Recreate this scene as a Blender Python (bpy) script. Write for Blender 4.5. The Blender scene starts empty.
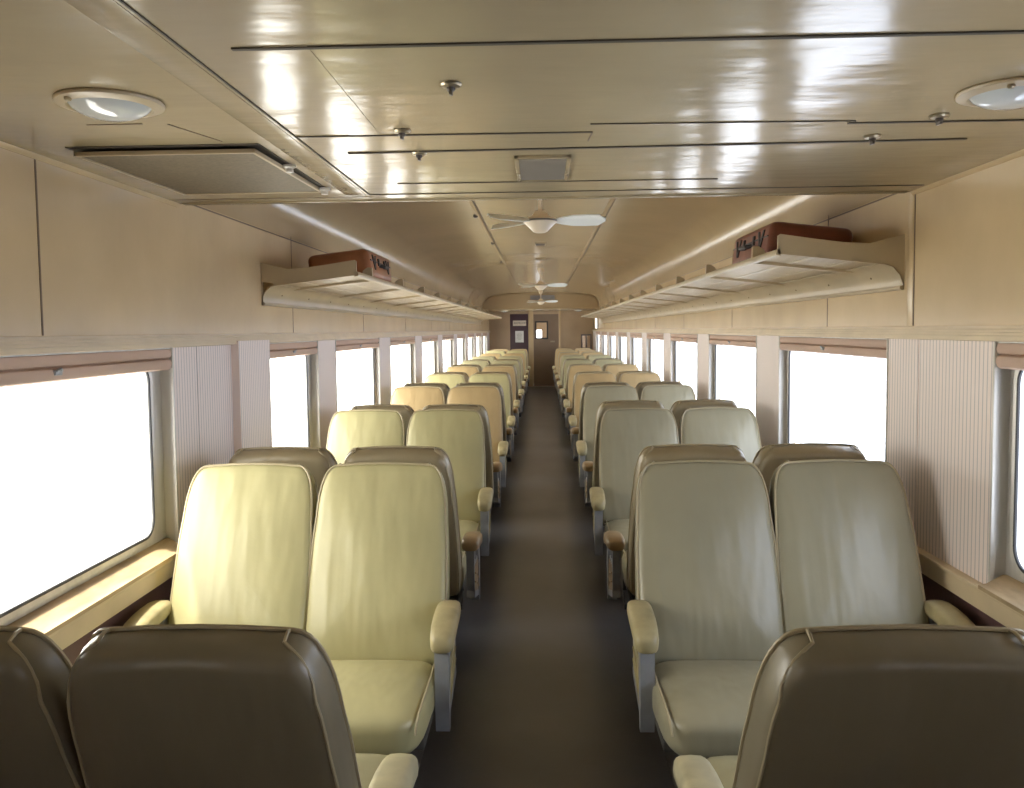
import bpy, bmesh, math, random
from math import sin, cos, pi, radians
from mathutils import Matrix, Vector
random.seed(7)
scene = bpy.context.scene
COL = scene.collection
EYE = 1.58
HW = 1.45                       # half width of the car at the wall panels
LOW = 2.10                      # height of the lowered ceiling
Y0, YL, YH, YB = -1.3, 3.44, 21.5, 24.1   # rear wall, edge of lowered ceiling, far header, far bulkhead
PER = 2.19
ORD = ['first','second','third','fourth','fifth','sixth','seventh','eighth','ninth','tenth','eleventh','twelfth',
       'thirteenth','fourteenth','fifteenth','sixteenth','seventeenth','eighteenth','nineteenth','twentieth']

# ------------------------------------------------------------------ materials
def mat(name, col, rough=.5, metal=0., spec=.5, bump=None, var=None, coat=0., objcol=False, trans=False):
    m = bpy.data.materials.new(name); m.use_nodes = True
    nt = m.node_tree; b = nt.nodes['Principled BSDF']
    b.inputs['Base Color'].default_value = (*col, 1)
    b.inputs['Roughness'].default_value = rough
    b.inputs['Metallic'].default_value = metal
    b.inputs['Specular IOR Level'].default_value = spec
    b.inputs['Coat Weight'].default_value = coat
    src = None
    if objcol:
        oi = nt.nodes.new('ShaderNodeObjectInfo'); src = oi.outputs['Color']
        nt.links.new(src, b.inputs['Base Color'])
    tc = nt.nodes.new('ShaderNodeTexCoord')
    def noise(scale, stretch=(1,1,1), detail=4):
        mp = nt.nodes.new('ShaderNodeMapping'); mp.inputs['Scale'].default_value = stretch
        nt.links.new(tc.outputs['Object'], mp.inputs['Vector'])
        n = nt.nodes.new('ShaderNodeTexNoise'); n.inputs['Scale'].default_value = scale
        n.inputs['Detail'].default_value = detail
        nt.links.new(mp.outputs[0], n.inputs['Vector']); return n
    if var:                       # (scale, amount): mottled wear of the colour
        n = noise(var[0], var[2] if len(var) > 2 else (1,1,1), 5)
        rmp = nt.nodes.new('ShaderNodeMapRange')
        rmp.inputs['From Min'].default_value = .3; rmp.inputs['From Max'].default_value = .7
        rmp.inputs['To Min'].default_value = 1-var[1]; rmp.inputs['To Max'].default_value = 1+var[1]*.5
        nt.links.new(n.outputs['Fac'], rmp.inputs['Value'])
        mx = nt.nodes.new('ShaderNodeMix'); mx.data_type = 'RGBA'; mx.blend_type = 'MULTIPLY'
        mx.inputs['Factor'].default_value = 1
        mx.inputs['A'].default_value = (*col, 1)
        if src: nt.links.new(src, mx.inputs['A'])
        nt.links.new(rmp.outputs[0], mx.inputs['B'])
        nt.links.new(mx.outputs['Result'], b.inputs['Base Color'])
    if bump:                      # list of (scale, stretch, strength, distance)
        prev = None
        for sc, st, sg, ds in bump:
            n = noise(sc, st, 3)
            bp = nt.nodes.new('ShaderNodeBump'); bp.inputs['Strength'].default_value = sg
            bp.inputs['Distance'].default_value = ds
            nt.links.new(n.outputs['Fac'], bp.inputs['Height'])
            if prev: nt.links.new(prev, bp.inputs['Normal'])
            prev = bp.outputs[0]
        nt.links.new(prev, b.inputs['Normal'])
    return m

M = {}
M['ceil']   = mat('cream_gloss_ceiling', (.42,.345,.225), .15, bump=[(1.6,(1,1,1),.4,.025),(5,(.5,1.6,1),.5,.006)], var=(2.2,.10))
M['cove']   = mat('cream_gloss_cove', (.45,.345,.21), .19, bump=[(5,(.25,3.2,.25),.12,.006)], var=(1.2,.08))
M['wall']   = mat('cream_wall_paint', (.62,.475,.285), .26, bump=[(2.5,(1,1,1),.4,.012),(14,(1,1,.4),.2,.003)], var=(2.5,.10))
M['flute']  = mat('pinkish_fluted_panel', (.74,.66,.64), .5, var=(30,.08,(1,1,.05)))
M['maroon'] = mat('maroon_panel', (.13,.07,.068), .45, var=(3,.2))
M['ledge']  = mat('cream_ledge', (.66,.54,.36), .4, var=(5,.1))
M['shade']  = mat('tan_shade_cloth', (.60,.44,.36), .7, var=(12,.1,(1,.2,1)))
M['sill']   = mat('worn_wood_sill', (.50,.37,.22), .5, var=(6,.35,(4,1,4)))
M['alu']    = mat('dull_aluminium', (.68,.66,.63), .42, .35, var=(20,.15,(1,1,.1)))
M['dkmet']  = mat('dark_painted_metal', (.16,.14,.13), .45, .3)
M['rub']    = mat('black_rubber_gasket', (.03,.03,.035), .5)
M['armet']  = mat('seat_grey_metal', (.34,.36,.40), .38, .4, var=(9,.25))
M['pedm']   = mat('seat_pedestal_metal', (.10,.095,.09), .5, .3)
M['vinyl']  = mat('seat_vinyl', (.6,.5,.3), .36, objcol=True, var=(3,.12),
                  bump=[(2.6,(1.9,1,.45),.6,.04),(55,(1,1,1),.12,.0015)])
M['vinylb'] = mat('seat_vinyl_tan_back', (.25,.21,.145), .32, var=(3,.2), bump=[(2.0,(1,1,1),.35,.02),(70,(1,1,1),.12,.0015)])
M['pipe']   = mat('seat_piping', (.40,.34,.22), .4)
M['pad']    = mat('armrest_vinyl', (.5,.4,.2), .36, objcol=True, var=(14,.22), bump=[(18,(1,1,1),.2,.003)])
M['floor']  = mat('worn_dark_floor', (.105,.106,.118), .28, var=(1.4,.3), bump=[(60,(1,1,1),.15,.001)])
M['white']  = mat('white_enamel', (.78,.77,.72), .35)
M['fanw']   = mat('fan_cream_enamel', (.72,.62,.48), .3)
M['blade']  = mat('fan_blade_white', (.80,.82,.80), .4)
M['joint']  = mat('dark_gap_shade', (.075,.06,.042), .7)
M['jointb'] = mat('brown_seam', (.16,.11,.065), .6)
M['mesh']   = mat('perforated_panel', (.17,.135,.09), .5, .2, var=(90,.3))
M['grille'] = mat('grey_grille', (.33,.30,.26), .45, .3)
M['dome']   = mat('frosted_lamp_glass', (.62,.66,.68), .12, coat=.6)
M['brass']  = mat('dull_steel_latch', (.42,.36,.26), .35, .8)
M['case']   = mat('brown_leather', (.20,.060,.034), .42, var=(8,.3), bump=[(30,(1,1,1),.3,.003)])
M['case2']  = mat('tan_leather', (.34,.135,.06), .42, var=(8,.3), bump=[(30,(1,1,1),.3,.003)])
M['strap']  = mat('dark_leather', (.022,.018,.02), .5)
M['bulk']   = mat('tan_bulkhead', (.50,.37,.235), .5, var=(2,.12))
M['doorm']  = mat('brown_door', (.26,.185,.125), .45, var=(2,.15))
M['plum']   = mat('plum_panel', (.075,.038,.05), .5)
M['paper']  = mat('white_paper', (.78,.78,.76), .8)
M['plaq']   = mat('pale_plaque', (.70,.62,.52), .5)
M['ink']    = mat('dark_ink', (.10,.07,.06), .6)
M['rack']   = mat('rack_cream', (.49,.40,.265), .36, var=(4,.12), bump=[(20,(1,1,1),.1,.003)])
def stripes(name, pitch):
    m = mat(name, (.8,.72,.7), .45); nt = m.node_tree; b = nt.nodes['Principled BSDF']
    g = nt.nodes.new('ShaderNodeTexCoord'); sp = nt.nodes.new('ShaderNodeSeparateXYZ')
    nt.links.new(g.outputs['Object'], sp.inputs[0])
    d = nt.nodes.new('ShaderNodeMath'); d.operation = 'DIVIDE'; d.inputs[1].default_value = pitch
    fr = nt.nodes.new('ShaderNodeMath'); fr.operation = 'FRACT'
    lt = nt.nodes.new('ShaderNodeMath'); lt.operation = 'LESS_THAN'; lt.inputs[1].default_value = .24
    nt.links.new(sp.outputs['Y'], d.inputs[0]); nt.links.new(d.outputs[0], fr.inputs[0]); nt.links.new(fr.outputs[0], lt.inputs[0])
    mx = nt.nodes.new('ShaderNodeMix'); mx.data_type = 'RGBA'
    mx.inputs['A'].default_value = (.88,.78,.75,1); mx.inputs['B'].default_value = (.54,.50,.52,1)
    nt.links.new(lt.outputs[0], mx.inputs['Factor']); nt.links.new(mx.outputs['Result'], b.inputs['Base Color'])
    return m
M['flute'] = stripes('pinstriped_panel', .026); M['flute2'] = stripes('pinstriped_panel_far', .052)
def glass(name, tint):
    m = bpy.data.materials.new(name); m.use_nodes = True; nt = m.node_tree
    b = nt.nodes['Principled BSDF']; out = nt.nodes['Material Output']
    b.inputs['Base Color'].default_value = (.9,.9,.9,1); b.inputs['Roughness'].default_value = .03
    tr = nt.nodes.new('ShaderNodeBsdfTransparent'); tr.inputs[0].default_value = (*tint, 1)
    lw = nt.nodes.new('ShaderNodeLayerWeight'); lw.inputs['Blend'].default_value = .5
    pw = nt.nodes.new('ShaderNodeMath'); pw.operation = 'POWER'; pw.inputs[1].default_value = 4
    fr = nt.nodes.new('ShaderNodeMath'); fr.operation = 'MULTIPLY_ADD'; fr.inputs[1].default_value = .6; fr.inputs[2].default_value = .03
    nt.links.new(lw.outputs['Facing'], pw.inputs[0]); nt.links.new(pw.outputs[0], fr.inputs[0])
    gl = nt.nodes.new('ShaderNodeBsdfGlossy'); gl.inputs['Roughness'].default_value = .02
    mx = nt.nodes.new('ShaderNodeMixShader')
    nt.links.new(fr.outputs[0], mx.inputs[0]); nt.links.new(tr.outputs[0], mx.inputs[1])
    nt.links.new(gl.outputs[0], mx.inputs[2]); nt.links.new(mx.outputs[0], out.inputs[0])
    return m
M['glass'] = glass('window_glass', (.93,.94,.95))
M['glassd'] = glass('door_glass', (.85,.86,.88))

# ------------------------------------------------------------------ mesh helpers
def link(o, parent=None):
    COL.objects.link(o)
    if parent: o.parent = parent
    return o
def empty(name, loc=(0,0,0), rz=0):
    o = bpy.data.objects.new(name, None); o.empty_display_size = .1
    o.location = loc; o.rotation_euler = (0,0,rz); return link(o)
def tag(o, label, cat, group=None, kind=None):
    if label: o['label'] = label
    if cat: o['category'] = cat
    if group: o['group'] = group
    if kind: o['kind'] = kind
    return o
def obj(name, bm, mats, parent=None, smooth=True, angle=40):
    me = bpy.data.meshes.new(name)
    bmesh.ops.recalc_face_normals(bm, faces=bm.faces)
    if smooth:
        for f in bm.faces: f.smooth = True
        for e in bm.edges:
            if len(e.link_faces) == 2 and e.calc_face_angle(0) > radians(angle): e.smooth = False
    bm.to_mesh(me); bm.free()
    for m in (mats if isinstance(mats, (list,tuple)) else [mats]): me.materials.append(m)
    o = bpy.data.objects.new(name, me); return link(o, parent)
def struct(name, bm, mats, parent=None, smooth=True):
    o = obj(name, bm, mats, parent, smooth)
    if parent is None: o['kind'] = 'structure'
    return o
def box(bm, x0, x1, y0, y1, z0, z1, bev=0, seg=2, mi=0, mtx=None):
    t = bmesh.new(); bmesh.ops.create_cube(t, size=1)
    for v in t.verts:
        v.co = Vector(((x0+x1)/2 + v.co.x*(x1-x0), (y0+y1)/2 + v.co.y*(y1-y0), (z0+z1)/2 + v.co.z*(z1-z0)))
    if bev: bmesh.ops.bevel(t, geom=t.edges[:], offset=bev, segments=seg, profile=.5, affect='EDGES')
    merge(bm, t, mi, mtx)
def merge(bm, t, mi=0, mtx=None):
    if mtx is not None: t.transform(mtx)
    mp = {v: bm.verts.new(v.co) for v in t.verts}
    for f in t.faces:
        try:
            nf = bm.faces.new([mp[v] for v in f.verts]); nf.material_index = mi if mi is not None else f.material_index
        except ValueError: pass
    t.free()
def tube(bm, pts, r, n=8, closed=False, mi=0, caps=True):
    P = [Vector(p) for p in pts]; rings = []
    N = len(P); up = None
    for i, p in enumerate(P):
        a = P[(i-1) % N] if (closed or i > 0) else p
        b = P[(i+1) % N] if (closed or i < N-1) else p
        d = (b-a).normalized()
        if up is None:
            up = Vector((0,0,1)) if abs(d.z) < .9 else Vector((0,1,0))
        s = d.cross(up).normalized(); u = s.cross(d).normalized(); up = u
        rr = r[i] if isinstance(r, (list,tuple)) else r
        rings.append([bm.verts.new(p + s*cos(2*pi*k/n)*rr + u*sin(2*pi*k/n)*rr) for k in range(n)])
    M_ = N if closed else N-1
    for i in range(M_):
        A, B = rings[i], rings[(i+1) % N]
        for k in range(n):
            f = bm.faces.new([A[k], A[(k+1)%n], B[(k+1)%n], B[k]]); f.material_index = mi
    if not closed and caps:
        for R_ in (rings[0], rings[-1]):
            f = bm.faces.new(R_); f.material_index = mi
def lathe(bm, prof, c=(0,0,0), n=32, mi=0, sx=1, sy=1):
    rings = []
    for r, z in prof:
        if r < 1e-6: rings.append([bm.verts.new((c[0], c[1], c[2]+z))])
        else: rings.append([bm.verts.new((c[0]+sx*r*cos(2*pi*k/n), c[1]+sy*r*sin(2*pi*k/n), c[2]+z)) for k in range(n)])
    for A, B in zip(rings, rings[1:]):
        for k in range(n):
            if len(A) == 1 and len(B) == 1: continue
            if len(A) == 1: vs = [A[0], B[k], B[(k+1)%n]]
            elif len(B) == 1: vs = [A[k], A[(k+1)%n], B[0]]
            else: vs = [A[k], A[(k+1)%n], B[(k+1)%n], B[k]]
            f = bm.faces.new(vs); f.material_index = mi
def prism(bm, poly, axis, a, b, mi=0):
    """extrude a closed 2D polygon; axis 'x' -> poly is (y,z), 'y' -> (x,z), 'z' -> (x,y)"""
    def P(p, t):
        return {'x': (t,p[0],p[1]), 'y': (p[0],t,p[1]), 'z': (p[0],p[1],t)}[axis]
    A = [bm.verts.new(P(p,a)) for p in poly]; B = [bm.verts.new(P(p,b)) for p in poly]
    n = len(poly)
    fs = [bm.faces.new(A), bm.faces.new(B)]
    for k in range(n): fs.append(bm.faces.new([A[k], A[(k+1)%n], B[(k+1)%n], B[k]]))
    for f in fs: f.material_index = mi

# ------------------------------------------------------------------ shell
bm = bmesh.new(); box(bm, -HW-.1, HW+.1, Y0-.1, 25.6, -.06, 0)
struct('floor', bm, M['floor'])

def windows(side):
    L = []
    if side > 0:
        L = [(-.9,-.2),(1.15,2.80)] + [(3.635+PER*k, 3.635+PER*k+1.65) for k in range(9)]  # first opening is out of view, added to light the near seat backs
    else:
        L = [(-.9,-.2),(1.70,3.33),(4.43,5.53)] + [(6.0+PER*k, 6.0+PER*k+1.65) for k in range(8)]  # first one again added behind the camera as extra light from the rear
    return L
ZS, ZT = .725, 1.535              # window opening bottom and top
wn = 0; tn = 0
for side, sn in ((-1,'left'), (1,'right')):
    W = windows(side)
    def sx(a, b): return (min(side*a, side*b), max(side*a, side*b))
    # main wall: upper panels, dark lower panel, solid behind the piers
    bm = bmesh.new()
    xa, xb = sx(HW, HW+.1)
    box(bm, xa, xb, Y0, 24.35, ZT, 2.62, mi=0)
    box(bm, xa, xb, Y0, 24.35, 0, ZS, mi=1)
    box(bm, xa, xb, 25.15, 25.6, 0, 2.62, mi=0); box(bm, xa, xb, 24.35, 25.15, 2.0, 2.62, mi=0)
    box(bm, xa, xb, 24.35, 25.15, 0, .9, mi=0)  # side opening above this sill added to brighten the vestibule
    prev = Y0
    for a, b in W + [(24.35, 25.6)]:
        if a > prev: box(bm, *sx(HW+.004, HW+.1), prev, a, ZS, ZT, mi=0)
        prev = b
    w = struct('wall_'+sn, bm, [M['wall'], M['maroon']], smooth=False)
    # fluted pier panels
    piers = []; prev = Y0+.01
    for a, b in W + [(YB, YB)]:
        if a > prev: piers.append((prev, a))
        prev = b
    for (a, b) in piers:
        segs = [(a, b, 0)]
        if side < 0 and abs(a-3.33) < .01: segs = [(a, 3.56, 0), (3.566, 3.97, 0), (3.97, b, .035)]
        if side > 0 and abs(a-2.80) < .01: segs = [(a, 3.345, 0), (3.351, b, 0)]
        bm = bmesh.new()
        for (p, q, off) in segs:
            z0, z1 = ZS-.005, ZT+.01
            v = [bm.verts.new((side*(HW-.004-off), y, z)) for y, z in ((p,z0),(q,z0),(q,z1),(p,z1))]
            bm.faces.new(v)
            # returns
            for yy in (p, q):
                v = [bm.verts.new((side*x, yy, z)) for x, z in ((HW-.004-off, z0),(HW+.03, z0),(HW+.03, z1),(HW-.004-off, z1))]
                bm.faces.new(v)
        tn += 1; struct('trim_%d' % tn, bm, M['flute'] if a < 8 else M['flute2'], smooth=False)
    # ridged head moulding and ledge band
    bm = bmesh.new()
    h0 = EYE-.003
    pr = [(HW+.01, h0), (HW-.012, h0), (HW-.012, h0-.010), (HW-.018, h0-.011), (HW-.018, h0-.020), (HW-.024, h0-.021),
          (HW-.024, h0-.031), (HW-.030, h0-.032), (HW-.030, h0-.047), (HW-.005, h0-.050), (HW+.01, h0-.050)]
    prism(bm, [(side*x, z) for x, z in pr], 'y', Y0, YB)
    tn += 1; struct('trim_%d' % tn, bm, M['ledge'], smooth=False)
    bm = bmesh.new()
    box(bm, *sx(HW-.028, HW+.01), Y0, YB, .650, .724, bev=.004)
    box(bm, *sx(HW-.040, HW+.005), Y0, YB, .717, .730, bev=.003)
    tn += 1; struct('trim_%d' % tn, bm, M['ledge'])
    bm = bmesh.new(); box(bm, *sx(HW-.02, HW+.0), Y0, YB, 0, .14, bev=.004)
    struct('baseboard_'+sn, bm, M['dkmet'])
    # thin cover strips over the wall panel joints
    bm = bmesh.new()
    ys = ([2.46, 5.0] + [7.0+2.2*k for k in range(7)]) if side < 0 else ([3.41, 4.42] + [6.6+2.2*k for k in range(7)])
    for y in ys: box(bm, *sx(HW-.0015, HW+.002), y-.004, y+.004, EYE, 2.19 if y > YL else LOW)
    # line where the cove starts
    box(bm, *sx(HW-.0015, HW+.002), YL, YH, 2.115, 2.122)
    tn += 1; struct('trim_%d' % tn, bm, M['jointb'], smooth=False)
    if side > 0:
        bm = bmesh.new(); box(bm, *sx(HW-.0012, HW+.01), YL-.02, YL+.03, EYE+.0, 2.12, bev=.0005)
        tn += 1; struct('trim_%d' % tn, bm, M['wall'])
    # cornice under the lowered ceiling
    bm = bmesh.new()
    for (p, q) in ((Y0, YL-.01), (YH+.03, YB)):
        prism(bm, [(side*x, z) for x, z in ((HW+.01,LOW-.014),(HW-.003,LOW-.014),(HW-.006,LOW-.010),(HW-.012,LOW-.004),(HW-.014,LOW+.01),(HW+.01,LOW+.01))], 'y', p, q)
    tn += 1; struct('trim_%d' % tn, bm, M['wall'])
    # windows
    shown = [i for i, (a, b) in enumerate(W) if b > 1.3]
    for i, (a, b) in enumerate(W):
        wn += 1
        XG = 1.50
        # frame plate with a rounded opening
        def rrect(y0, y1, z0, z1, r, n=6):
            P = []
            for cy, cz, a0 in ((y1-r,z1-r,0),(y0+r,z1-r,90),(y0+r,z0+r,180),(y1-r,z0+r,270)):
                for k in range(n+1):
                    t = radians(a0+90*k/n); P.append((cy+r*cos(t), cz+r*sin(t)))
            return P
        gy0, gy1, gz0, gz1 = a+.07, b-(.125 if side < 0 and i < 3 else .07), EYE-.765, EYE-.115
        inner = rrect(gy0, gy1, gz0, gz1, .07)
        outer = rrect(a, b, ZS-.01, ZT+.01, .001)
        bm = bmesh.new()
        def ring(poly, x): return [bm.verts.new((side*x, y, z)) for y, z in poly]
        mid = rrect(gy0-.022, gy1+.022, gz0-.022, gz1+.022, .085)
        R1, R2, R3, R4 = ring(outer, XG-.004), ring(mid, XG-.004), ring(mid, XG-.016), ring(inner, XG-.012)
        R5 = ring(inner, XG+.02)
        n = len(inner)
        for A, B in ((R1,R2),(R2,R3),(R3,R4),(R4,R5)):
            for k in range(n): bm.faces.new([A[k], A[(k+1)%n], B[(k+1)%n], B[k]])
        # jamb liners of the recess
        for yy, s in ((a, 1), (b, -1)):
            y_0, y_1 = sorted((yy, yy+s*.006))
            box(bm, *sx(HW+.001, XG), y_0, y_1, ZS, ZT)
            y_0, y_1 = sorted((yy+s*.002, yy+s*.014))
            box(bm, *sx(HW-.008, HW+.008), y_0, y_1, ZS, ZT, bev=.002)
        box(bm, *sx(HW-.002, XG), a, b, ZT-.012, ZT)
        wo = struct('window_%d' % wn, bm, M['alu'])
        bm = bmesh.new()
        tube(bm, [(side*(XG-.012), y, z) for y, z in inner], .006, 6, closed=True)
        g = obj('gasket', bm, M['rub'], wo)
        bm = bmesh.new(); f = bm.faces.new([bm.verts.new((side*(XG+.01), y, z)) for y, z in inner])
        t = bmesh.ops.extrude_face_region(bm, geom=[f])
        for v in t['geom']:
            if isinstance(v, bmesh.types.BMVert): v.co.x += side*.005
        obj('glass_pane', bm, M['glass'], wo, smooth=False)
        bm = bmesh.new()
        prism(bm, [(side*x, z) for x, z in ((HW-.045,.729),(HW-.045,.742),(HW-.02,.746),(XG-.018,.775),(XG-.005,.775),(XG-.005,.729))], 'y', a+.016, b-.016)
        obj('window_sill', bm, M['sill'], wo)
        # rolled shade with its latch, under the head moulding
        if i in shown:
            k = shown.index(i)
            s = empty('roller_shade', (side*(HW+.02), (a+b)/2, ZT))
            half = (b-a)/2-.018
            tag(s, 'rolled-up tan window shade, %s from the camera on the %s side of the car' % (ORD[k], sn), 'window shade',
                'rolled shades above the windows')
            bm = bmesh.new()
            prism(bm, [(-side*x, z) for x, z in ((.022,-.014),(.026,-.03),(.022,-.045),(.008,-.052),(-.02,-.052),(-.02,-.014))], 'y', -half, half)
            obj('roll_cover', bm, M['shade'], s)
            bm = bmesh.new()
            prism(bm, [(-side*x, z) for x, z in ((.014,-.050),(.024,-.056),(.027,-.072),(.022,-.088),(.012,-.094),(.0,-.088),(-.004,-.07),(.0,-.05))], 'y', -half, half)
            obj('hem_bar', bm, M['shade'], s)
            bm = bmesh.new()
            box(bm, *sorted((-side*.020, -side*.034)), -.018, .018, -.074, -.058, bev=.003)
            tube(bm, [(-side*.034,-.014,-.060),(-side*.040,0,-.054),(-side*.034,.014,-.060)], .004, 6)
            obj('latch', bm, M['armet'], s)

# lowered ceiling (near and far), high coved ceiling, headers
bm = bmesh.new()
def slab(y0, y1):
    box(bm, -HW-.05, HW+.05, y0, y1, LOW, LOW+.03)
slab(Y0, YL); slab(YH, 25.6)
prof = []
for k in range(0, 25):
    t = k/24
    if t <= .2: prof.append((-HW-.0, 2.13+t/.2*.05))
R0 = .30
arc = [(-HW, 2.125), (-HW+.004, 2.17)]
for k in range(1, 11):
    a = radians(180-70*k/10)
    arc.append((-HW+.30+.296*cos(a)-.0, 2.17+.285*sin(a)))
ex, ez = arc[-1]
for k in range(1, 9):
    t = k/8; x = ex + (-.5-ex)*t
    arc.append((x, ez + (2.505-ez)*(1-(1-t)**2)))
arc.append((-.45, 2.505)); arc.append((0, 2.51))
full = arc + [(-x, z) for x, z in arc[-2::-1]]
A = []; ny = 19
for j in range(ny):
    y = YL + (YH-YL)*j/(ny-1); A.append([bm.verts.new((x, y, z)) for x, z in full])
for j in range(ny-1):
    for k in range(len(full)-1):
        f = bm.faces.new([A[j][k], A[j][k+1], A[j+1][k+1], A[j+1][k]]); f.material_index = 1
# header faces closing the step between low and high ceiling
for y0, y1 in ((YL-.02, YL), (YH, YH+.02)):
    box(bm, -HW-.05, HW+.05, y0, y1, LOW+.0, 2.62, mi=1)
box(bm, -HW-.1, HW+.1, Y0-.1, 25.6, 2.62, 2.66, mi=1)
struct('ceiling', bm, [M['ceil'], M['cove']])

# moulding round the far arch, longitudinal cover strips on the high ceiling
bm = bmesh.new()
tube(bm, [(x*.985, YH-.012, z-.02) for x, z in full[1:-1]], .012, 6)
box(bm, -HW, HW, YH-.02, YH+.0, LOW-.005, LOW+.035, bev=.004)
tn += 1; struct('trim_%d' % tn, bm, M['cove'])
bm = bmesh.new()
for x in (-.475,):
    box(bm, x-.005, x+.005, YL, 11.0, 2.500, 2.5045)
box(bm, .535, .54, YL, YH, 2.498, 2.5025)
tn += 1; struct('trim_%d' % tn, bm, M['jointb'], smooth=False)
bm = bmesh.new()
box(bm, -.51, -.482, YL, YH, 2.497, 2.5045, bev=.002); box(bm, .50, .53, YL, YH, 2.497, 2.5045, bev=.002)
tn += 1; struct('trim_%d' % tn, bm, M['cove'])

# joints and lids of the near lowered ceiling
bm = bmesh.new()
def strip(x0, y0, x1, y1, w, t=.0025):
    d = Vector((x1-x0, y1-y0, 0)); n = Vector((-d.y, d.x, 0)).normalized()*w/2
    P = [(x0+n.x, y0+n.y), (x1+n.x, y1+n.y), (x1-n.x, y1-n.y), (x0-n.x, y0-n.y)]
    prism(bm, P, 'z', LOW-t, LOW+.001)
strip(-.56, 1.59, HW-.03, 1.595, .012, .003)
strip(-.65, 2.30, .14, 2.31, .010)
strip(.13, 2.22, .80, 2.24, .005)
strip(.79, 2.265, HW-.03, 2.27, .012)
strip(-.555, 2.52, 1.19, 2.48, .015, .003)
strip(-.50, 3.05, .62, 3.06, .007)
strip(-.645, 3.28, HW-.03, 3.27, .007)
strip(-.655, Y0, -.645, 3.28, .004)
tn += 1; struct('trim_%d' % tn, bm, M['joint'], smooth=False)  # flat dark strips carry the shade of open panel gaps as colour
bm = bmesh.new()
strip(-1.12, 2.13, -.98, 2.13, .005, .0015); strip(-.92, 2.14, -.86, 2.34, .004, .0015)
strip(.14, 2.31, .135, 2.42, .004, .0015); strip(-HW, 3.33, -.64, 3.33, .005, .0015)
tn += 1; struct('trim_%d' % tn, bm, M['jointb'], smooth=False)
bm = bmesh.new()
prism(bm, [(-.66,LOW+.002),(-.66,LOW-.0012),(-.735,LOW-.0012),(-.74,LOW+.002)], 'y', Y0, 3.28)
prism(bm, [(-.42,LOW+.002),(-.42,LOW-.0012),(-.50,LOW-.0012),(-.503,LOW+.002)], 'y', 1.58, 2.29)
box(bm, -HW+.03, HW-.03, YL-.03, YL+.0, LOW-.006, LOW+.002, bev=.002)
tn += 1; struct('trim_%d' % tn, bm, M['ceil'])

# near rear wall behind the camera and far bulkhead
bm = bmesh.new(); box(bm, -HW-.1, HW+.1, Y0-.1, Y0, 0, 2.62)
struct('wall_back', bm, M['bulk'])
bm = bmesh.new()
DX0, DX1, DZ = -.22, .50, 2.03
y0, y1 = YB, YB+.05
box(bm, -HW-.02, DX0, y0, y1, 0, LOW+.02); box(bm, DX0, DX1, y0, y1, DZ, LOW+.02)
SX0, SX1, SZ0, SZ1 = 1.14, 1.38, 1.06, 1.42
box(bm, DX1, SX0, y0, y1, 0, LOW+.02); box(bm, SX1, HW+.02, y0, y1, 0, LOW+.02)
box(bm, SX0, SX1, y0, y1, 0, SZ0); box(bm, SX0, SX1, y0, y1, SZ1, LOW+.02)
struct('wall_front', bm, M['bulk'], smooth=False)
# vestibule end wall with its window opening
bm = bmesh.new()
vy0, vy1 = 25.5, 25.56
vx0, vx1, vz0, vz1 = -.20, .02, 1.34, 1.58
box(bm, -HW-.05, vx0, vy0, vy1, 0, 2.2); box(bm, vx1, HW+.05, vy0, vy1, 0, 2.2)
box(bm, vx0, vx1, vy0, vy1, 0, vz0); box(bm, vx0, vx1, vy0, vy1, vz1, 2.2)
# daylight slot at the side
struct('wall_vestibule', bm, M['bulk'], smooth=False)
# door
bm = bmesh.new()
gx0, gx1, gz0, gz1 = -.14, .17, 1.35, 1.80
ya, yb = YB+.008, YB+.045
box(bm, DX0+.01, gx0, ya, yb, .01, DZ-.01); box(bm, gx1, DX1-.01, ya, yb, .01, DZ-.01)
box(bm, gx0, gx1, ya, yb, .01, gz0); box(bm, gx0, gx1, ya, yb, gz1, DZ-.01)
d = struct('door_1', bm, M['doorm'], smooth=False)
bm = bmesh.new()
for a_ in ((gx0-.025,gx0+.012,gz0-.025,gz1+.025),(gx1-.012,gx1+.025,gz0-.025,gz1+.025),(gx0,gx1,gz0-.025,gz0+.012),(gx0,gx1,gz1-.012,gz1+.025)):
    box(bm, a_[0], a_[1], ya-.012, ya+.005, a_[2], a_[3], bev=.003)
obj('window_frame', bm, M['rub'], d)
bm = bmesh.new(); box(bm, gx0, gx1, ya+.015, ya+.02, gz0, gz1); obj('glass_pane', bm, M['glassd'], d, smooth=False)
bm = bmesh.new(); box(bm, .26, .38, ya-.008, ya+.001, 1.235, 1.275, bev=.003)
tube(bm, [(.30,ya-.008,1.255),(.30,ya-.04,1.255),(.36,ya-.04,1.255)], .009, 8); obj('door_handle', bm, M['brass'], d)
bm = bmesh.new()
box(bm, DX0-.13, DX0, YB-.03, YB+.01, 0, LOW, bev=.004)
box(bm, DX1, DX1+.06, YB-.02, YB+.01, 0, LOW, bev=.004)
tn += 1; struct('trim_%d' % tn, bm, M['wall'])
# small window in the bulkhead
bm = bmesh.new()
for a_ in ((SX0-.03,SX0+.012,SZ0-.03,SZ1+.03),(SX1-.012,SX1+.03,SZ0-.03,SZ1+.03),(SX0,SX1,SZ0-.03,SZ0+.012),(SX0,SX1,SZ1-.012,SZ1+.03),
           ((SX0+SX1)/2-.02,(SX0+SX1)/2+.02,SZ0,SZ1)):
    box(bm, a_[0], a_[1], YB-.015, YB+.003, a_[2], a_[3], bev=.003)
wn += 1; o = struct('window_%d' % wn, bm, M['dkmet'])
bm = bmesh.new(); box(bm, SX0, SX1, YB+.02, YB+.025, SZ0, SZ1); obj('glass_pane', bm, M['glassd'], o, smooth=False)
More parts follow.
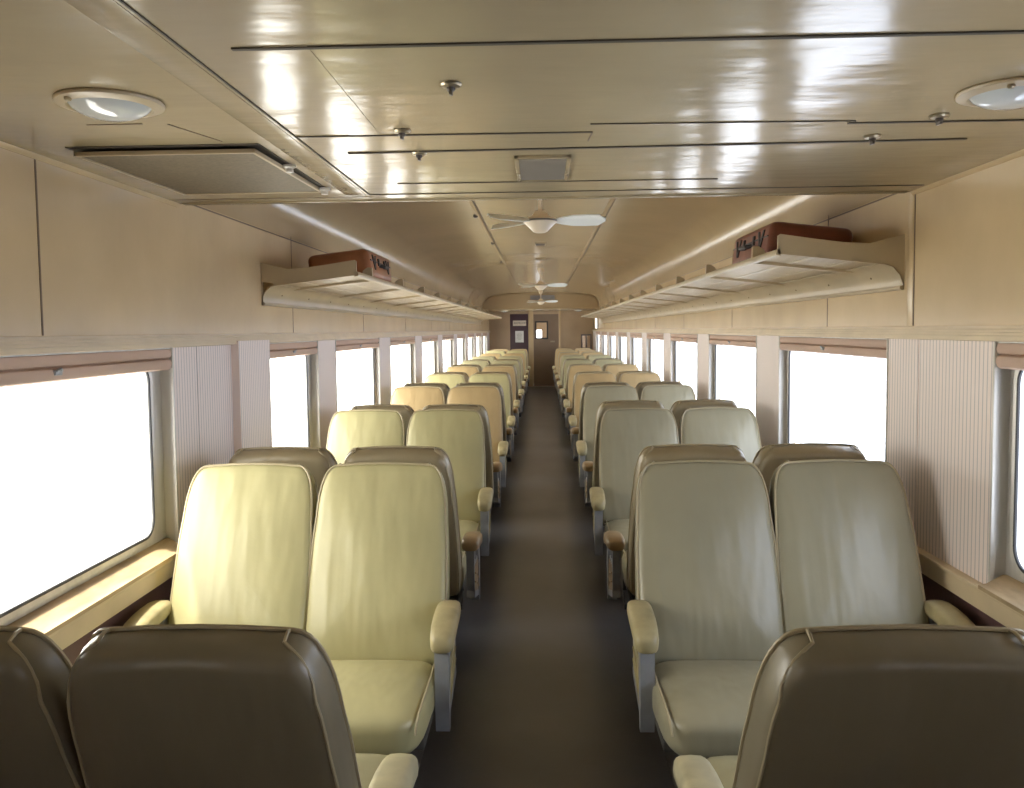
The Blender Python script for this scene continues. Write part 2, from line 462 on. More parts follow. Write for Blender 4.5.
# plum panel (door to the side compartment) with plaque and notice
bm = bmesh.new(); box(bm, -.865, -.36, YB-.018, YB+.002, .02, 2.03, bev=.004)
d2 = struct('door_2', bm, M['plum'])
s = empty('door_sign', (-.60, YB-.019, 1.775)); tag(s, 'small pale plaque with dark lettering at the top of the plum door panel', 'sign')
bm = bmesh.new(); box(bm, -.185, .185, -.008, 0, -.075, .075, bev=.006); obj('plate', bm, M['plaq'], s)
def text(body, size, loc, rot, m, name, parent):
    cu = bpy.data.curves.new(name, 'FONT'); cu.body = body; cu.size = size; cu.align_x = 'CENTER'; cu.align_y = 'CENTER'
    cu.extrude = .001
    t = bpy.data.objects.new(name, cu); COL.objects.link(t)
    bpy.context.view_layer.update()
    me = bpy.data.meshes.new_from_object(t.evaluated_get(bpy.context.evaluated_depsgraph_get()))
    bpy.data.objects.remove(t)
    me.materials.clear(); me.materials.append(m)
    o = bpy.data.objects.new(name, me); COL.objects.link(o); o.parent = parent
    o.location = loc; o.rotation_euler = rot; return o
text('REST', .066, (-.085,-.0095,0), (pi/2,0,0), M['ink'], 'lettering', s)
text('ROOM', .066, (.085,-.0095,0), (pi/2,0,0), M['ink'], 'lettering', s)
s = empty('notice_sign', (-.605, YB-.019, 1.40)); tag(s, 'white paper notice posted below the plaque on the plum door panel', 'notice')
bm = bmesh.new()
box(bm, -.118, .118, -.003, 0, -.16, .16); obj('sheet', bm, M['paper'], s)
bm = bmesh.new()
for k, wdt in enumerate((.05,.075,.07,.06,.072,.04)):
    box(bm, -wdt, wdt, -.0042, -.003, .10-.035*k-.004, .10-.035*k+.004)
obj('printed_lines', bm, M['grille'], s)
# dark louvre on the far header
s = empty('header_louvre', (.04, YH-.002, EYE+.805)); tag(s, 'dark slatted louvre on the arched header above the far door', 'vent')
bm = bmesh.new()
for a_ in ((-.30,.30,-.05,-.04),(-.30,.30,.04,.05),(-.30,-.29,-.05,.05),(.29,.30,-.05,.05)): box(bm, a_[0],a_[1],-.016,0,a_[2],a_[3])
obj('frame', bm, M['armet'], s, smooth=False)
bm = bmesh.new()
for k in range(6): box(bm, -.29,.29,-.012,-.002,-.036+.0135*k,-.028+.0135*k)
obj('slats', bm, M['armet'], s, smooth=False)
# narrow white strip on the right wall at the far end
s = empty('wall_glow_strip', (HW, 21.9, 1.77)); tag(s, 'narrow bright white glowing strip on the right wall below the far end of the rack', 'wall light')
bm = bmesh.new(); box(bm, -.03, 0, -.05, .05, -.19, .19, bev=.004); obj('back_plate', bm, M['dkmet'], s)
bm = bmesh.new(); box(bm, -.075, -.029, -.028, .028, -.165, .165, bev=.012)
em = mat('glowing_strip', (.9,.9,.9), .3)
em.node_tree.nodes['Principled BSDF'].inputs['Emission Color'].default_value = (1,1,.98,1)
em.node_tree.nodes['Principled BSDF'].inputs['Emission Strength'].default_value = 1.6
obj('tube', bm, em, s)  # strip of unknown nature, made to glow by its material

# ------------------------------------------------------------------ ceiling fittings
def dome(x, y, label):
    s = empty('ceiling_lamp', (x, y, LOW)); tag(s, label, 'ceiling light', 'round ceiling lamps')
    bm = bmesh.new()
    lathe(bm, [(.112,0),(.115,-.004),(.113,-.009),(.102,-.013),(.090,-.015),(.086,-.012),(.084,-.004)], n=48)
    obj('rim', bm, M['rack'], s)
    bm = bmesh.new()
    lathe(bm, [(.0855,-.011),(.076,-.021),(.062,-.029),(.044,-.035),(.022,-.038),(0,-.039)], n=48)
    obj('glass_cover', bm, M['dome'], s)
    bm = bmesh.new(); lathe(bm, [(.008,-.012),(.008,-.017),(.005,-.020),(0,-.020)], (-.049,-.086,0), n=10); obj('screw', bm, M['brass'], s)
dome(-.957, 1.925, 'round frosted glass lamp on the lowered ceiling at the near left')
dome(1.05, 1.98, 'round frosted glass lamp on the lowered ceiling at the near right edge')
dome(-.98, 23.05, 'tiny distant round lamp on the far lowered ceiling, left of the door')
dome(1.0, 23.05, 'tiny distant round lamp on the far lowered ceiling, right of the door')

def latch(x, y, z, label, r=.022):
    s = empty('ceiling_latch', (x, y, z)); tag(s, label, 'latch', 'turn latches on the ceiling panels')
    bm = bmesh.new(); lathe(bm, [(0,.001),(r,.001),(r*1.05,-.003),(r*.9,-.007),(r*.35,-.009),(0,-.009)], n=20); obj('disc', bm, M['brass'], s)
    bm = bmesh.new(); lathe(bm, [(r*.42,-.007),(r*.42,-.014),(r*.3,-.017),(0,-.017)], n=12)
    box(bm, -r*.16, r*.16, -r*.5, r*.5, -.024, -.016, bev=.001); obj('turn_key', bm, M['dkmet'], s)
latch(-.185, 1.84, LOW, 'small round latch on the bare ceiling panel right of the near left lamp')
latch(-.355, 2.25, LOW, 'farther ceiling latch left of centre, just in front of the long joint')
latch(-.35, 2.53, LOW, 'ceiling latch left of centre, just behind the dark rod joint')
latch(.99, 2.20, LOW, 'ceiling latch near the right lamp, on the thick dark joint')
latch(.91, 2.42, LOW, 'ceiling latch at the right end of the long dark joint')
for x, y, lb in ((-.516, 6.94, 'nearest small stud beside the left seam of the arched ceiling'), (-.50, 9.1, 'middle small stud beside the left seam of the arched ceiling'),
                 (-.53, 11.6, 'farthest small stud beside the left seam of the arched ceiling')):
    s = empty('ceiling_stud', (x, y, 2.494)); tag(s, lb, 'stud', 'studs along the ceiling seam')
    bm = bmesh.new(); lathe(bm, [(0,.012),(.018,.012),(.018,-.006),(.010,-.014),(0,-.016)], n=14)
    o = obj('cap', bm, M['dkmet'], s)

# perforated hinged panel at the left, with two latches
s = empty('perforated_ceiling_panel', (-1.04, 2.755, LOW)); tag(s, 'brown perforated square panel hinged to the ceiling at the left', 'ceiling panel')
T = Matrix.Translation((0,.37,0)) @ Matrix.Rotation(radians(.6),4,'X') @ Matrix.Translation((0,-.37,0))
bm = bmesh.new(); box(bm, -.245, .245, -.36, .36, -.012, -.004, mtx=T)
m = M['mesh']; nt = m.node_tree
obj('perforated_sheet', bm, m, s, smooth=False)
bm = bmesh.new()
for a_ in ((-.255,.255,-.370,-.360),(-.255,.255,.360,.370),(-.255,-.245,-.370,.370),(.245,.255,-.370,.370)):
    box(bm, a_[0],a_[1],a_[2],a_[3],-.015,-.003,bev=.001,mtx=T)
obj('frame', bm, M['rack'], s)
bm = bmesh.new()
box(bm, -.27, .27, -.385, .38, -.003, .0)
obj('shadow_gap', bm, M['joint'], s, smooth=False)  # dark sheet coloured as the shade behind the hinged panel
for yy in (-.10, .33):
    bm = bmesh.new(); lathe(bm, [(0,0),(.02,0),(.021,-.006),(.012,-.010),(.012,-.022),(0,-.024)], (.272,yy,-.006-.0), n=14)
    obj('latch', bm, M['alu'], s)
# small square louvre in the middle
s = empty('ceiling_grille', (.01, 2.80, LOW)); tag(s, 'small grey louvred grille in the middle of the lowered ceiling', 'vent')
bm = bmesh.new()
for a_ in ((-.085,.085,-.20,-.185),(-.085,.085,.185,.20),(-.085,-.072,-.20,.20),(.072,.085,-.20,.20)):
    box(bm, a_[0],a_[1],a_[2],a_[3],-.010,0,bev=.002)
obj('frame', bm, M['ceil'], s)
bm = bmesh.new()
for k in range(20): box(bm, -.072,.072,-.183+.0185*k,-.172+.0185*k,-.008,-.001)
box(bm, -.072,.072,-.185,.185,-.002,0)
obj('louvre', bm, M['grille'], s, smooth=False)
# small vents and rosettes on the high ceiling
for x, y, w_, l_, lb in ((0,9.3,.055,.11,'small dark vent on the arched ceiling between the first and second fan'),
                   (.0,11.3,.065,.05,'thin dark slot vent on the arched ceiling, second behind the nearest fan')):
    s = empty('ceiling_vent', (x, y, 2.506)); tag(s, lb, 'vent')
    bm = bmesh.new(); box(bm, -w_,w_,-l_,l_,-.012,.004,bev=.003); obj('frame', bm, M['rack'], s)
    bm = bmesh.new()
    for k in range(5): box(bm, -w_*.9,w_*.9,-l_*.85+k*l_*.36,-l_*.7+k*l_*.36,-.016,-.010)
    obj('slats', bm, M['dkmet'], s, smooth=False)

def fan(y, rot, label):
    zh = EYE+.67
    s = empty('ceiling_fan', (0, y, zh), rot); tag(s, label, 'ceiling fan', 'white ceiling fans down the aisle')
    top = 2.508-zh
    bm = bmesh.new(); lathe(bm, [(0,top),(.050,top),(.052,top-.018),(.040,top-.060),(.024,top-.085),(.016,top-.095),(0,top-.095)], n=28)
    obj('canopy', bm, M['fanw'], s)
    bm = bmesh.new(); lathe(bm, [(.014,top-.08),(.014,.05)], n=14); obj('downrod', bm, M['fanw'], s)
    bm = bmesh.new(); lathe(bm, [(0,.062),(.034,.060),(.052,.030),(.095,.016),(.104,.006),(.104,-.010),(.094,-.016),(.082,-.028),(.058,-.052),(.044,-.066),(.030,-.072),(0,-.073)], n=36)
    obj('motor_housing', bm, M['fanw'], s)
    bm = bmesh.new(); lathe(bm, [(.1045,.0045),(.1065,.002),(.1065,-.003),(.1045,-.0055)], n=36); obj('band', bm, M['dkmet'], s)
    b0 = bmesh.new()
    # blade: rooted at r=.09, tip .48, twisted plate with thickness
    st = [(.085,.018),(.13,.040),(.20,.062),(.28,.066),(.36,.062),(.375,.044),(.402,.012)]
    up, dn = [], []
    tw = radians(20)
    for r, hw in st:
        row_u, row_d = [], []
        for q in (-1,-.5,0,.5,1):
            yy = q*hw; z = -yy*math.tan(tw) + .010*(1-q*q)
            row_u.append(b0.verts.new((r, yy, z+.003))); row_d.append(b0.verts.new((r, yy, z-.003)))
        up.append(row_u); dn.append(row_d)
    for i in range(len(st)-1):
        for q in range(4):
            b0.faces.new([up[i][q],up[i+1][q],up[i+1][q+1],up[i][q+1]]); b0.faces.new([dn[i][q],dn[i][q+1],dn[i+1][q+1],dn[i+1][q]])
        for q in (0,4): b0.faces.new([up[i][q],up[i+1][q],dn[i+1][q],dn[i][q]])
    for i in (0,len(st)-1):
        for q in range(4): b0.faces.new([up[i][q],up[i][q+1],dn[i][q+1],dn[i][q]])
    bl = obj('blade', b0, M['blade'], s)
    for k in (1,2):
        c = bl.copy(); COL.objects.link(c); c.parent = s; c.rotation_euler = (0,0,radians((139,221)[k-1]))
fan(5.35, radians(0), 'nearest white three-blade ceiling fan, just beyond the lowered ceiling')
fan(13.0, radians(-4), 'middle white three-blade ceiling fan')
fan(20.3, radians(3), 'farthest white three-blade ceiling fan, in front of the arched header')

# ------------------------------------------------------------------ luggage racks
def rack(side, ya, yb, label):
    s = empty('luggage_rack', (side*HW, ya, EYE)); tag(s, label, 'luggage rack')
    # local: x measured inward from the wall (u), z relative to the eye height
    def X(u): return -side*u
    L = yb-ya
    # end plates
    poly = [(0,.365),(.06,.350),(.14,.330),(.24,.336),(.36,.352),(.49,.372),(.50,.365),(.50,.298),(.49,.292),(.075,.245),(.045,.235),(.02,.205),(.004,.165),(0,.145)]
    if side < 0: poly = poly[:9] + [(.075,.245),(.06,.258),(.008,.266),(.008,.150),(0,.145)]
    for yy in (0, L-.012):
        bm = bmesh.new(); prism(bm, [(X(u), z) for u, z in poly], 'y', yy, yy+.012); obj('end_bracket', bm, M['rack'], s, smooth=False)
    # cross brackets
    br = [(0.0,.262),(.44,.300),(.45,.345),(.475,.362),(.50,.362),(.503,.30),(.49,.285),(.075,.240),(0,.236)]
    n = int(round((L-.4)/1.085)); ys = [.42+1.085*k for k in range(n) if .42+1.085*k < L-.3]
    for yy in ys:
        bm = bmesh.new(); prism(bm, [(X(u), z) for u, z in br], 'y', yy-.016, yy+.016)
        obj('cross_bracket', bm, M['rack'], s, smooth=False)
    bm = bmesh.new()
    prism(bm, [(X(u), z) for u, z in ((.488,.286),(.506,.288),(.510,.296),(.508,.306),(.503,.312),(.490,.312))], 'y', 0, L)
    obj('front_rail', bm, M['rack'], s)
    bm = bmesh.new()
    ns = int(L/.046)
    for k in range(ns):
        y_ = .014 + k*(L-.03)/ns
        prism(bm, [(X(.07),.252),(X(.49),.300),(X(.49),.304),(X(.07),.256)], 'y', y_, y_+.034)
    for u in (.18,.33): 
        z = .252+(u-.07)*.114
        prism(bm, [(X(u),z-.002),(X(u+.02),z+.0003),(X(u+.02),z+.006),(X(u),z+.004)], 'y', 0, L)
    obj('slatted_shelf', bm, M['rack'], s, smooth=False)
    # cove valance with a bead along the wall
    bm = bmesh.new()
    P = [(.085,.252)] 
    for k in range(9):
        a = radians(90*k/8); P.append((.010+.070*cos(a), .160+.085*sin(a)) if False else (.078-.066*sin(a)**1.0*1.0, .160+.088*cos(a)))
    # convex outward quarter
    P = [(.092-.088*cos(radians(90*k/8)), .160+.088*sin(radians(90*k/8))) for k in range(9)]
    P = P + [(.092,.252)] + [(.092-.092*cos(radians(90*k/8)), .160+.092*sin(radians(90*k/8))) for k in range(8,-1,-1)]
    P += [(.0,.146),(.008,.143),(.016,.147),(.018,.154),(.014,.160)]
    prism(bm, [(X(u), z) for u, z in P], 'y', .0, L)
    obj('valance', bm, M['rack'], s)
    bm = bmesh.new()
    for k in range(int(L/.55)):
        u, z = .092-.088*cos(radians(32)), .160+.088*sin(radians(32))
        for dy in (0,):
            t = bmesh.new(); bmesh.ops.create_uvsphere(t, u_segments=8, v_segments=5, radius=.005)
            merge(bm, t, 0, Matrix.Translation((X(u), .3+.55*k, z)))
    obj('screws', bm, M['jointb'], s)
rack(1, 3.50, 20.3, 'long cream luggage rack along the right wall above the windows')
rack(-1, 4.44, 20.6, 'long cream luggage rack along the left wall above the windows')

def suitcase(x, y, z, w, l, h, m, label, tilt):
    s = empty('suitcase', (x, y, z), 0); s.rotation_euler = (0, tilt, 0); tag(s, label, 'suitcase')
    bm = bmesh.new(); box(bm, -w/2, w/2, -l/2, l/2, 0, h, bev=.038, seg=4); obj('body', bm, m, s, angle=60)
    return s
def case_details(s, face, w, l, h):
    """face: +1/-1 = side of the case that looks at the aisle"""
    x = face*w/2
    bm = bmesh.new()
    tube(bm, [(x+face*.0005,-l/2+.03,h*.60),(x+face*.0005,l/2-.03,h*.60)], .004, 6)
    obj('seam', bm, M['strap'], s)
    for yy in (-l*.30, l*.30):           # V shaped straps
        bm = bmesh.new()
        for sg in (-1,1):
            P = [(yy+sg*.045-.014, h*.80),(yy+sg*.045+.014, h*.80),(yy+.012, h*.30),(yy-.012, h*.30)]
            prism(bm, P, 'x', x-face*.004, x+face*.005)
        obj('strap', bm, M['strap'], s, smooth=False)
    bm = bmesh.new()
    tube(bm, [(x,-.07,h*.50),(x+face*.028,-.055,h*.45),(x+face*.032,0,h*.42),(x+face*.028,.055,h*.45),(x,.07,h*.50)], .010, 8)
    obj('handle', bm, M['strap'], s)
    for yy in (-l*.13, l*.13):
        bm = bmesh.new(); box(bm, *sorted((x-face*.004, x+face*.009)), yy-.016, yy+.016, h*.48, h*.74, bev=.003)
        obj('clasp', bm, M['strap'], s)
TR = math.atan(.048/.42)
s = suitcase(1.215, 4.34, EYE+.293, .38, .76, .172, M['case'], 'dark reddish-brown leather suitcase lying on the near end of the right luggage rack', TR)
case_details(s, -1, .38, .76, .172)
s = suitcase(-1.145, 5.28, EYE+.294,   .36, .72, .168, M['case2'], 'tan-brown suitcase with dark straps on the near end of the left luggage rack', -TR)
case_details(s, 1, .36, .72, .168)

# ------------------------------------------------------------------ seats
REC = radians(21)
def outline(n_corner=8, w=.2505, H=.720):
    """back cushion outline, local (x,z): slightly flared sides, cut rounded upper corners"""
    P = []
    P += [(-w*.93, 0.0), (-w*.5, -.004), (0, -.005), (w*.5, -.004), (w*.93, 0.0)]
    P += [(w*.985, .02), (w*1.0, .08), (w*1.0, .20), (w*.992, .32), (w*.978, .44), (w*.955, .52)]
    c0, c1 = Vector((w*.955, .52)), Vector((w*.69, H))
    ctrl = Vector((w*.945, H-.002))
    for k in range(1, n_corner+1):
        t = k/n_corner; p = c0*(1-t)**2 + ctrl*2*t*(1-t) + c1*t*t; P.append((p.x, p.y))
    P += [(w*.35, H+.006), (0, H+.008), (-w*.35, H+.006)]
    for x, z in reversed(P[5+6-1+0:5+6+n_corner]):
        P.append((-x, z))
    for x, z in reversed(P[5:5+5]): P.append((-x, z))
    return P
OUT = outline()
def back_cushion():
    n = len(OUT); cx, cz = 0, .34
    bm = bmesh.new(); rings = []
    T = .058
    # radial profile: (scale, y) going front centre -> front edge -> rear edge -> rear centre ; +y is front
    prof = []
    for r in (.12,.28,.45,.62,.78,.90,.96): prof.append((r, T + .034*(1-r**2.6), 0))
    prof += [(.993, T-.006, 0), (1.0, T-.018, 0), (1.012, T-.05, 1), (1.006, -T+.025, 1), (.992, -T+.013, 1), (.970, -T+.004, 1), (.945, -T, 1)]
    for r in (.8,.6,.4,.2): prof.append((r, -T - .012*(1-r**2), 1))
    def pt(s, p, y):
        x = cx + (p[0]-cx)*s; z = cz + (p[1]-cz)*s
        thin = 1 - .22*max(0, (z-.45)/.25)**1.5
        lum = .012*math.exp(-((z-.13)/.10)**2) if y > T-.001 else 0
        return (x, y*thin + lum, z)
    for s_, y, mi in prof: rings.append(([bm.verts.new(pt(s_, p, y)) for p in OUT], mi))
    c0 = bm.verts.new((cx, T+.034, cz)); c1 = bm.verts.new((cx, -T-.012, cz))
    for k in range(n):
        bm.faces.new([c0, rings[0][0][k], rings[0][0][(k+1)%n]])
        f = bm.faces.new([c1, rings[-1][0][(k+1)%n], rings[-1][0][k]]); f.material_index = 1
    for (A, _), (B, mi) in zip(rings, rings[1:]):
        for k in range(n):
            f = bm.faces.new([A[k], B[k], B[(k+1)%n], A[(k+1)%n]]); f.material_index = mi
            cc = f.calc_center_median()
            if mi and cc.y > -T+.016 and not (cc.z > .62 and abs(cc.x) < .17): f.material_index = 0
    return bm
def back_piping():
    bm = bmesh.new()
    def th(z): return 1 - .22*max(0, (z-.45)/.25)**1.5
    tube(bm, [(x*.998, (.058-.010)*th(z)+.004, z) for x, z in OUT], .0045, 6, closed=True)
    return bm
def rear_piping(sg):
    bm = bmesh.new()
    def th(z): return 1 - .22*max(0, (z-.45)/.25)**1.5
    if True:
        x0 = sg*.173
        low_ = sorted([(x*.985, .34+(z-.34)*.985) for x, z in OUT if x*sg > .1 and .01 < z < .655], key=lambda p: -p[1])
        cor_ = sorted([(x, z) for x, z in OUT if x*sg > .174 and z >= .655], key=lambda p: abs(p[0]))
        P = [(x0*.97, .047*.78, .7225), (x0*.98, .030*.78, .729), (x0*.985, .0, .730)]
        for q, (x, z) in enumerate(cor_):
            t = (q+1)/(len(cor_)+1)
            P.append((x*(1.008-.014*t), (-.006-.040*t)*th(z), .34+(z-.34)*(1.010-.014*t)))
        P += [(x, -.051*th(z), z) for x, z in low_]
        tube(bm, P, .0036, 6)
    return bm
def cushion():
    bm = bmesh.new(); t = bmesh.new(); bmesh.ops.create_cube(t, size=1)
    w, dpt, h = .478, .52, .135
    for v in t.verts: v.co = Vector((v.co.x*w, v.co.y*dpt, v.co.z*h))
    bmesh.ops.subdivide_edges(t, edges=t.edges[:], cuts=9, use_grid_fill=True)
    for v in t.verts:
        x, y, z = v.co
        u, q, r = x/(w/2), y/(dpt/2), z/(h/2)
        m = max(abs(u), abs(q), abs(r))
        # round towards a superellipsoid
        k = (abs(u)**7+abs(q)**5+abs(r)**(4 if q > 0 else 5))**(1/(5.0 if q > 0 else 5.6))
        v.co = v.co * (m/max(k, 1e-5)) if k > 0 else v.co
        if r > .9: v.co.z += .022*(1-u*u)*(1-q*q)
        if q > .5 and r < 0: v.co.z -= .02*(q-.5)
    merge(bm, t)
    return bm
def cushion_piping(sg):
    bm = bmesh.new()
    w, dpt, z = .478/2-.010, .52/2-.012, .058
    tube(bm, [(sg*(w-.008), -dpt+.03, z-.002), (sg*(w-.004), -.05, z+.002), (sg*(w-.004), dpt-.11, z), (sg*(w-.006), dpt-.05, z-.008),
              (sg*(w-.008), dpt-.018, z-.026), (sg*(w-.010), dpt-.004, z-.05)], .0038, 6)
    return bm
def arm_pad():
    """upholstered pad: drooping nose at the front, sloping down at the back"""
    bm = bmesh.new()
    st = [(.425,.622,.026,.018),(.434,.626,.035,.026),(.47,.627,.039,.031),(.53,.625,.040,.032),(.59,.619,.040,.033),(.64,.610,.039,.035),
          (.68,.599,.037,.035),(.705,.590,.033,.031),(.718,.585,.022,.020)]
    rings = []; n = 16
    for y, z, hw, hh in st:
        R_ = []
        for k in range(n):
            a = 2*pi*k/n; c, s_ = cos(a), sin(a)
            R_.append(bm.verts.new((hw*math.copysign(abs(c)**.6, c), y, z + hh*math.copysign(abs(s_)**.7, s_))))
        rings.append(R_)
    for A, B in zip(rings, rings[1:]):
        for k in range(n): bm.faces.new([A[k],A[(k+1)%n],B[(k+1)%n],B[k]])
    bm.faces.new(rings[0]); bm.faces.new(rings[-1]); return bm
def arm_frame(sg):
    bm = bmesh.new()
    # wide front post narrowing down, top bar, rear post, slanting rails and slots between them
    prism(bm, [(.650,.600),(.705,.590),(.712,.50),(.712,.38),(.700,.272),(.672,.274),(.665,.38),(.658,.50)], 'x', -.023, .023)
    prism(bm, [(.43,.608),(.70,.592),(.70,.570),(.43,.588)], 'x', -.020, .020)
    prism(bm, [(.43,.60),(.462,.60),(.470,.40),(.440,.385)], 'x', -.018, .018)
    prism(bm, [(.43,.360),(.69,.296),(.695,.32),(.44,.390)], 'x', -.019, .019)
    for y in (.51, .58):
        prism(bm, [(y,.59),(y+.020,.59),(y+.028,.49),(y+.008,.49)], 'x', -.012, .012)
    prism(bm, [(.455,.488),(.675,.474),(.675,.494),(.455,.508)], 'x', -.015, .015)
    return bm
def arm_insert(sg):
    bm = bmesh.new()
    prism(bm, [(.455,.385),(.455,.492),(.672,.478),(.676,.322)], 'x', -.014+.004*sg, .014+.004*sg)
    x = sg*.019
    tube(bm, [(x,.462,.466),(x,.57,.435),(x,.672,.385)], .004, 6)
    tube(bm, [(x,.462,.425),(x,.57,.395),(x,.672,.345)], .004, 6)
    return bm
def pedestal():
    bm = bmesh.new()
    box(bm, -.48, .48, .36, .90, .305, .338, bev=.008)
    for sx_ in (-.36, .36):
        prism(bm, [(.34,.31),(.80,.31),(.74,.08),(.84,.03),(.84,0),(.20,0),(.20,.03),(.32,.08)], 'x', sx_-.03, sx_+.03)
    tube(bm, [(-.36,.60,.14),(.36,.60,.14)], .014, 8)
    return bm
def make_seat():
    root = empty('double_seat')
    for sx_ in (-.249, .249):
        b = obj('backrest', back_cushion(), [M['vinyl'], M['vinyl']], root, angle=75)
        # pivot: bottom of the back at y=.40, leaning towards local y=0
        b.location = (sx_, .452, .392); b.rotation_euler = (REC, 0, 0)
        obj('piping', back_piping(), M['pipe'], b); [obj('rear_piping', rear_piping(q), M['pipe'], b) for q in (-1, 1)]
        c = obj('seat_cushion', cushion(), M['vinyl'], root, angle=75); c.location = (sx_, .757, .389); c.rotation_euler = (radians(1.5),0,0)
        for q in (-1, 1): obj('piping', cushion_piping(q), M['pipe'], c)
    for sg in (-1, 1):
        a = obj('armrest', arm_pad(), M['pad'], root, angle=70); a.location = (sg*.527, 0, -.026); a.scale = (1.1, 1, 1)
        f = obj('end_frame', arm_frame(sg), M['armet'], root, smooth=False); f.location = (sg*.527, 0, 0)
        i_ = obj('side_insert', arm_insert(sg), M['pad'], root); i_.location = (sg*.527, 0, 0)
    obj('pedestal', pedestal(), M['pedm'], root)
    return root
def tree_copy(o, parent=None):
    c = o.copy(); COL.objects.link(c)
    if parent: c.parent = parent; c.matrix_parent_inverse = o.matrix_parent_inverse
    for ch in [x for x in COL.objects if x.parent == o]: tree_copy(ch, c)
    return c
def kids(o):
    for ch in [x for x in COL.objects if x.parent == o]:
        yield ch
        yield from kids(ch)
CREAM = (.465,.428,.232); GREY = (.325,.30,.208); TAN = (.44,.325,.17); OLIVE = (.36,.33,.20); ARMT=(.34,.235,.125); ARMC=(.42,.36,.20)
proto = make_seat()
C0 = 3.43
rows = []           # (y centre, facing, row number)
rows.append((1.24, +1)); 
for k in range(9):
    rows.append((C0+PER*k, -1)); rows.append((C0+PER*k, +1))
rows.append((C0+PER*9, -1))
first = True
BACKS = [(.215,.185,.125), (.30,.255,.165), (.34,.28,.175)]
XC = .836
tints_l = [OLIVE, CREAM, OLIVE, CREAM, OLIVE, TAN, TAN, CREAM, OLIVE, TAN]
tints_r = [OLIVE, GREY, OLIVE, GREY, OLIVE, GREY, TAN, TAN, OLIVE, TAN]
PL = list(proto.children) if False else None
for r, (yc, fc) in enumerate(rows):
    for side, sn in ((-1,'left'),(1,'right')):
        o = proto if first else tree_copy(proto)
        first = False
        jx, jr = (0, 0) if r < 3 else (random.uniform(-.006,.006), random.uniform(-.5,.5))
        shift = {(0,1): .025, (2,1): .050, (2,-1): -.03}.get((r, side), .022*side if (r >= 3 and side > 0) else 0)
        o.location = (side*(XC if side > 0 else .846) + shift + jx, yc, 0); o.rotation_euler = (0, 0, (0 if fc > 0 else pi) + radians(jr))
        tl = (tints_l if side < 0 else tints_r); c = tl[(r if r < len(tl) else random.randrange(5, 10))]
        arm = ARMT if (fc > 0 and r > 0) else ARMC
        if r == 0: arm = (.54,.49,.32)
        j = random.uniform(.94, 1.05)
        tilt = 0 if r < 3 else radians(random.uniform(-2.2, 1.6))
        for ch in kids(o):
            base = ch.name.split('.')[0]
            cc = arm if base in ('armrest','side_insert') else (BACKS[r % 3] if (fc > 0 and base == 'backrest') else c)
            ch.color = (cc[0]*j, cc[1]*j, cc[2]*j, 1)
            if base in ('armrest','end_frame','side_insert'):
                a_side = -side*(1 if fc > 0 else -1)      # local sign that looks at the aisle
                if ch.location.x*a_side > 0: ch.location.x = a_side*((.513 if side < 0 else .503) + shift*side)
                else: ch.location.x = -a_side*(.527 - shift*side)
            if base == 'backrest' and r == 0 and side > 0: ch.rotation_euler.x = REC + radians(2.5)
            if base == 'backrest' and r >= 3: ch.rotation_euler = (REC + tilt, 0, 0)
        lb = 'vinyl double seat %s of the aisle, %s row, ' % (sn, ORD[r])
        lb += ('facing the far door' if fc > 0 else 'facing the camera')
        tag(o, lb, 'seat', 'vinyl double seats on both sides of the aisle')

for ch in list(kids(proto)):          # the nearest left pair has slightly narrower backs
    if ch.name.split('.')[0] == 'backrest':
        ch.scale = (.94, 1, 1); ch.location.x = .25 if ch.location.x > 0 else -.222
        ch.rotation_euler.x += radians(2.5)

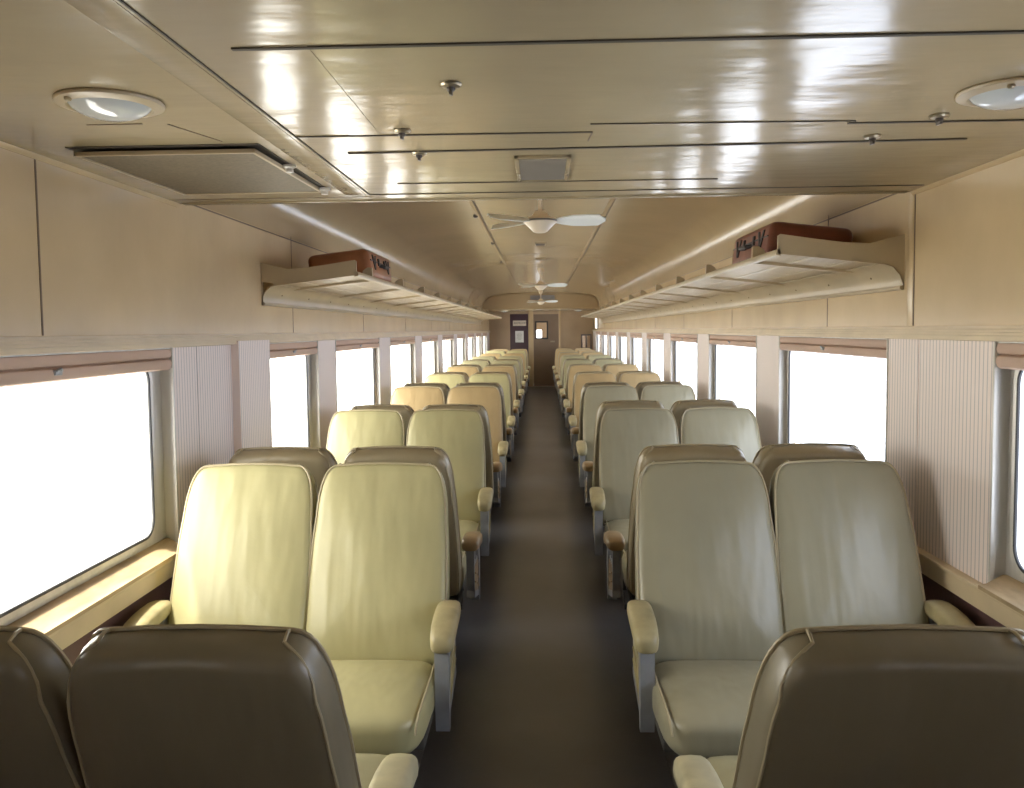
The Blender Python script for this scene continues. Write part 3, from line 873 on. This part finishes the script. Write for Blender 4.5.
# ------------------------------------------------------------------ light
w = bpy.data.worlds.new('overcast_glare'); scene.world = w; w.use_nodes = True
nt = w.node_tree; bg = nt.nodes['Background']
tc = nt.nodes.new('ShaderNodeTexCoord'); sp = nt.nodes.new('ShaderNodeSeparateXYZ')
nt.links.new(tc.outputs['Generated'], sp.inputs[0])
mr = nt.nodes.new('ShaderNodeMapRange'); mr.inputs['From Min'].default_value = -.35; mr.inputs['From Max'].default_value = .35
nt.links.new(sp.outputs['X'], mr.inputs['Value'])
mx = nt.nodes.new('ShaderNodeMix'); mx.data_type = 'RGBA'
mx.inputs['A'].default_value = (1.42,1.36,1.20,1); mx.inputs['B'].default_value = (.74,.80,.92,1)
nt.links.new(mr.outputs[0], mx.inputs['Factor']); nt.links.new(mx.outputs['Result'], bg.inputs['Color'])
bg.inputs['Strength'].default_value = 8.4
w.cycles.sampling_method = 'MANUAL'; w.cycles.sample_map_resolution = 256
sun = bpy.data.lights.new('sun', 'SUN'); sun.energy = 14; sun.angle = radians(2); sun.color = (1,.92,.76)
so = bpy.data.objects.new('sun', sun); COL.objects.link(so)
so.rotation_euler = Vector((-1, -.25, 2.9)).to_track_quat('Z','Y').to_euler(); so.location = (-6, 0, 8)

# ------------------------------------------------------------------ camera
cam = bpy.data.cameras.new('camera'); co = bpy.data.objects.new('camera', cam); COL.objects.link(co)
f = 860; cam.sensor_width = 36; cam.lens = 36*f/1024
cam.shift_y = -10/1024
cam.clip_start = .02; cam.clip_end = 200
yaw, pitch, roll = math.atan(29.6/f), math.atan(53.7/f), radians(-.65)
co.matrix_world = Matrix.Translation((0,0,EYE)) @ (Matrix.Rotation(yaw,4,'Z') @ Matrix.Rotation(pi/2-pitch,4,'X') @ Matrix.Rotation(roll,4,'Z'))
scene.camera = co
scene.view_settings.view_transform = 'Standard'; scene.view_settings.look = 'None'
scene.view_settings.gamma = 1; scene.view_settings.use_curve_mapping = False
scene.view_settings.exposure = 0
cy = scene.cycles
cy.use_denoising = True; cy.max_bounces = 10; cy.diffuse_bounces = 7; cy.glossy_bounces = 4; cy.transparent_max_bounces = 16
cy.sample_clamp_indirect = 8; cy.caustics_reflective = False; cy.caustics_refractive = False
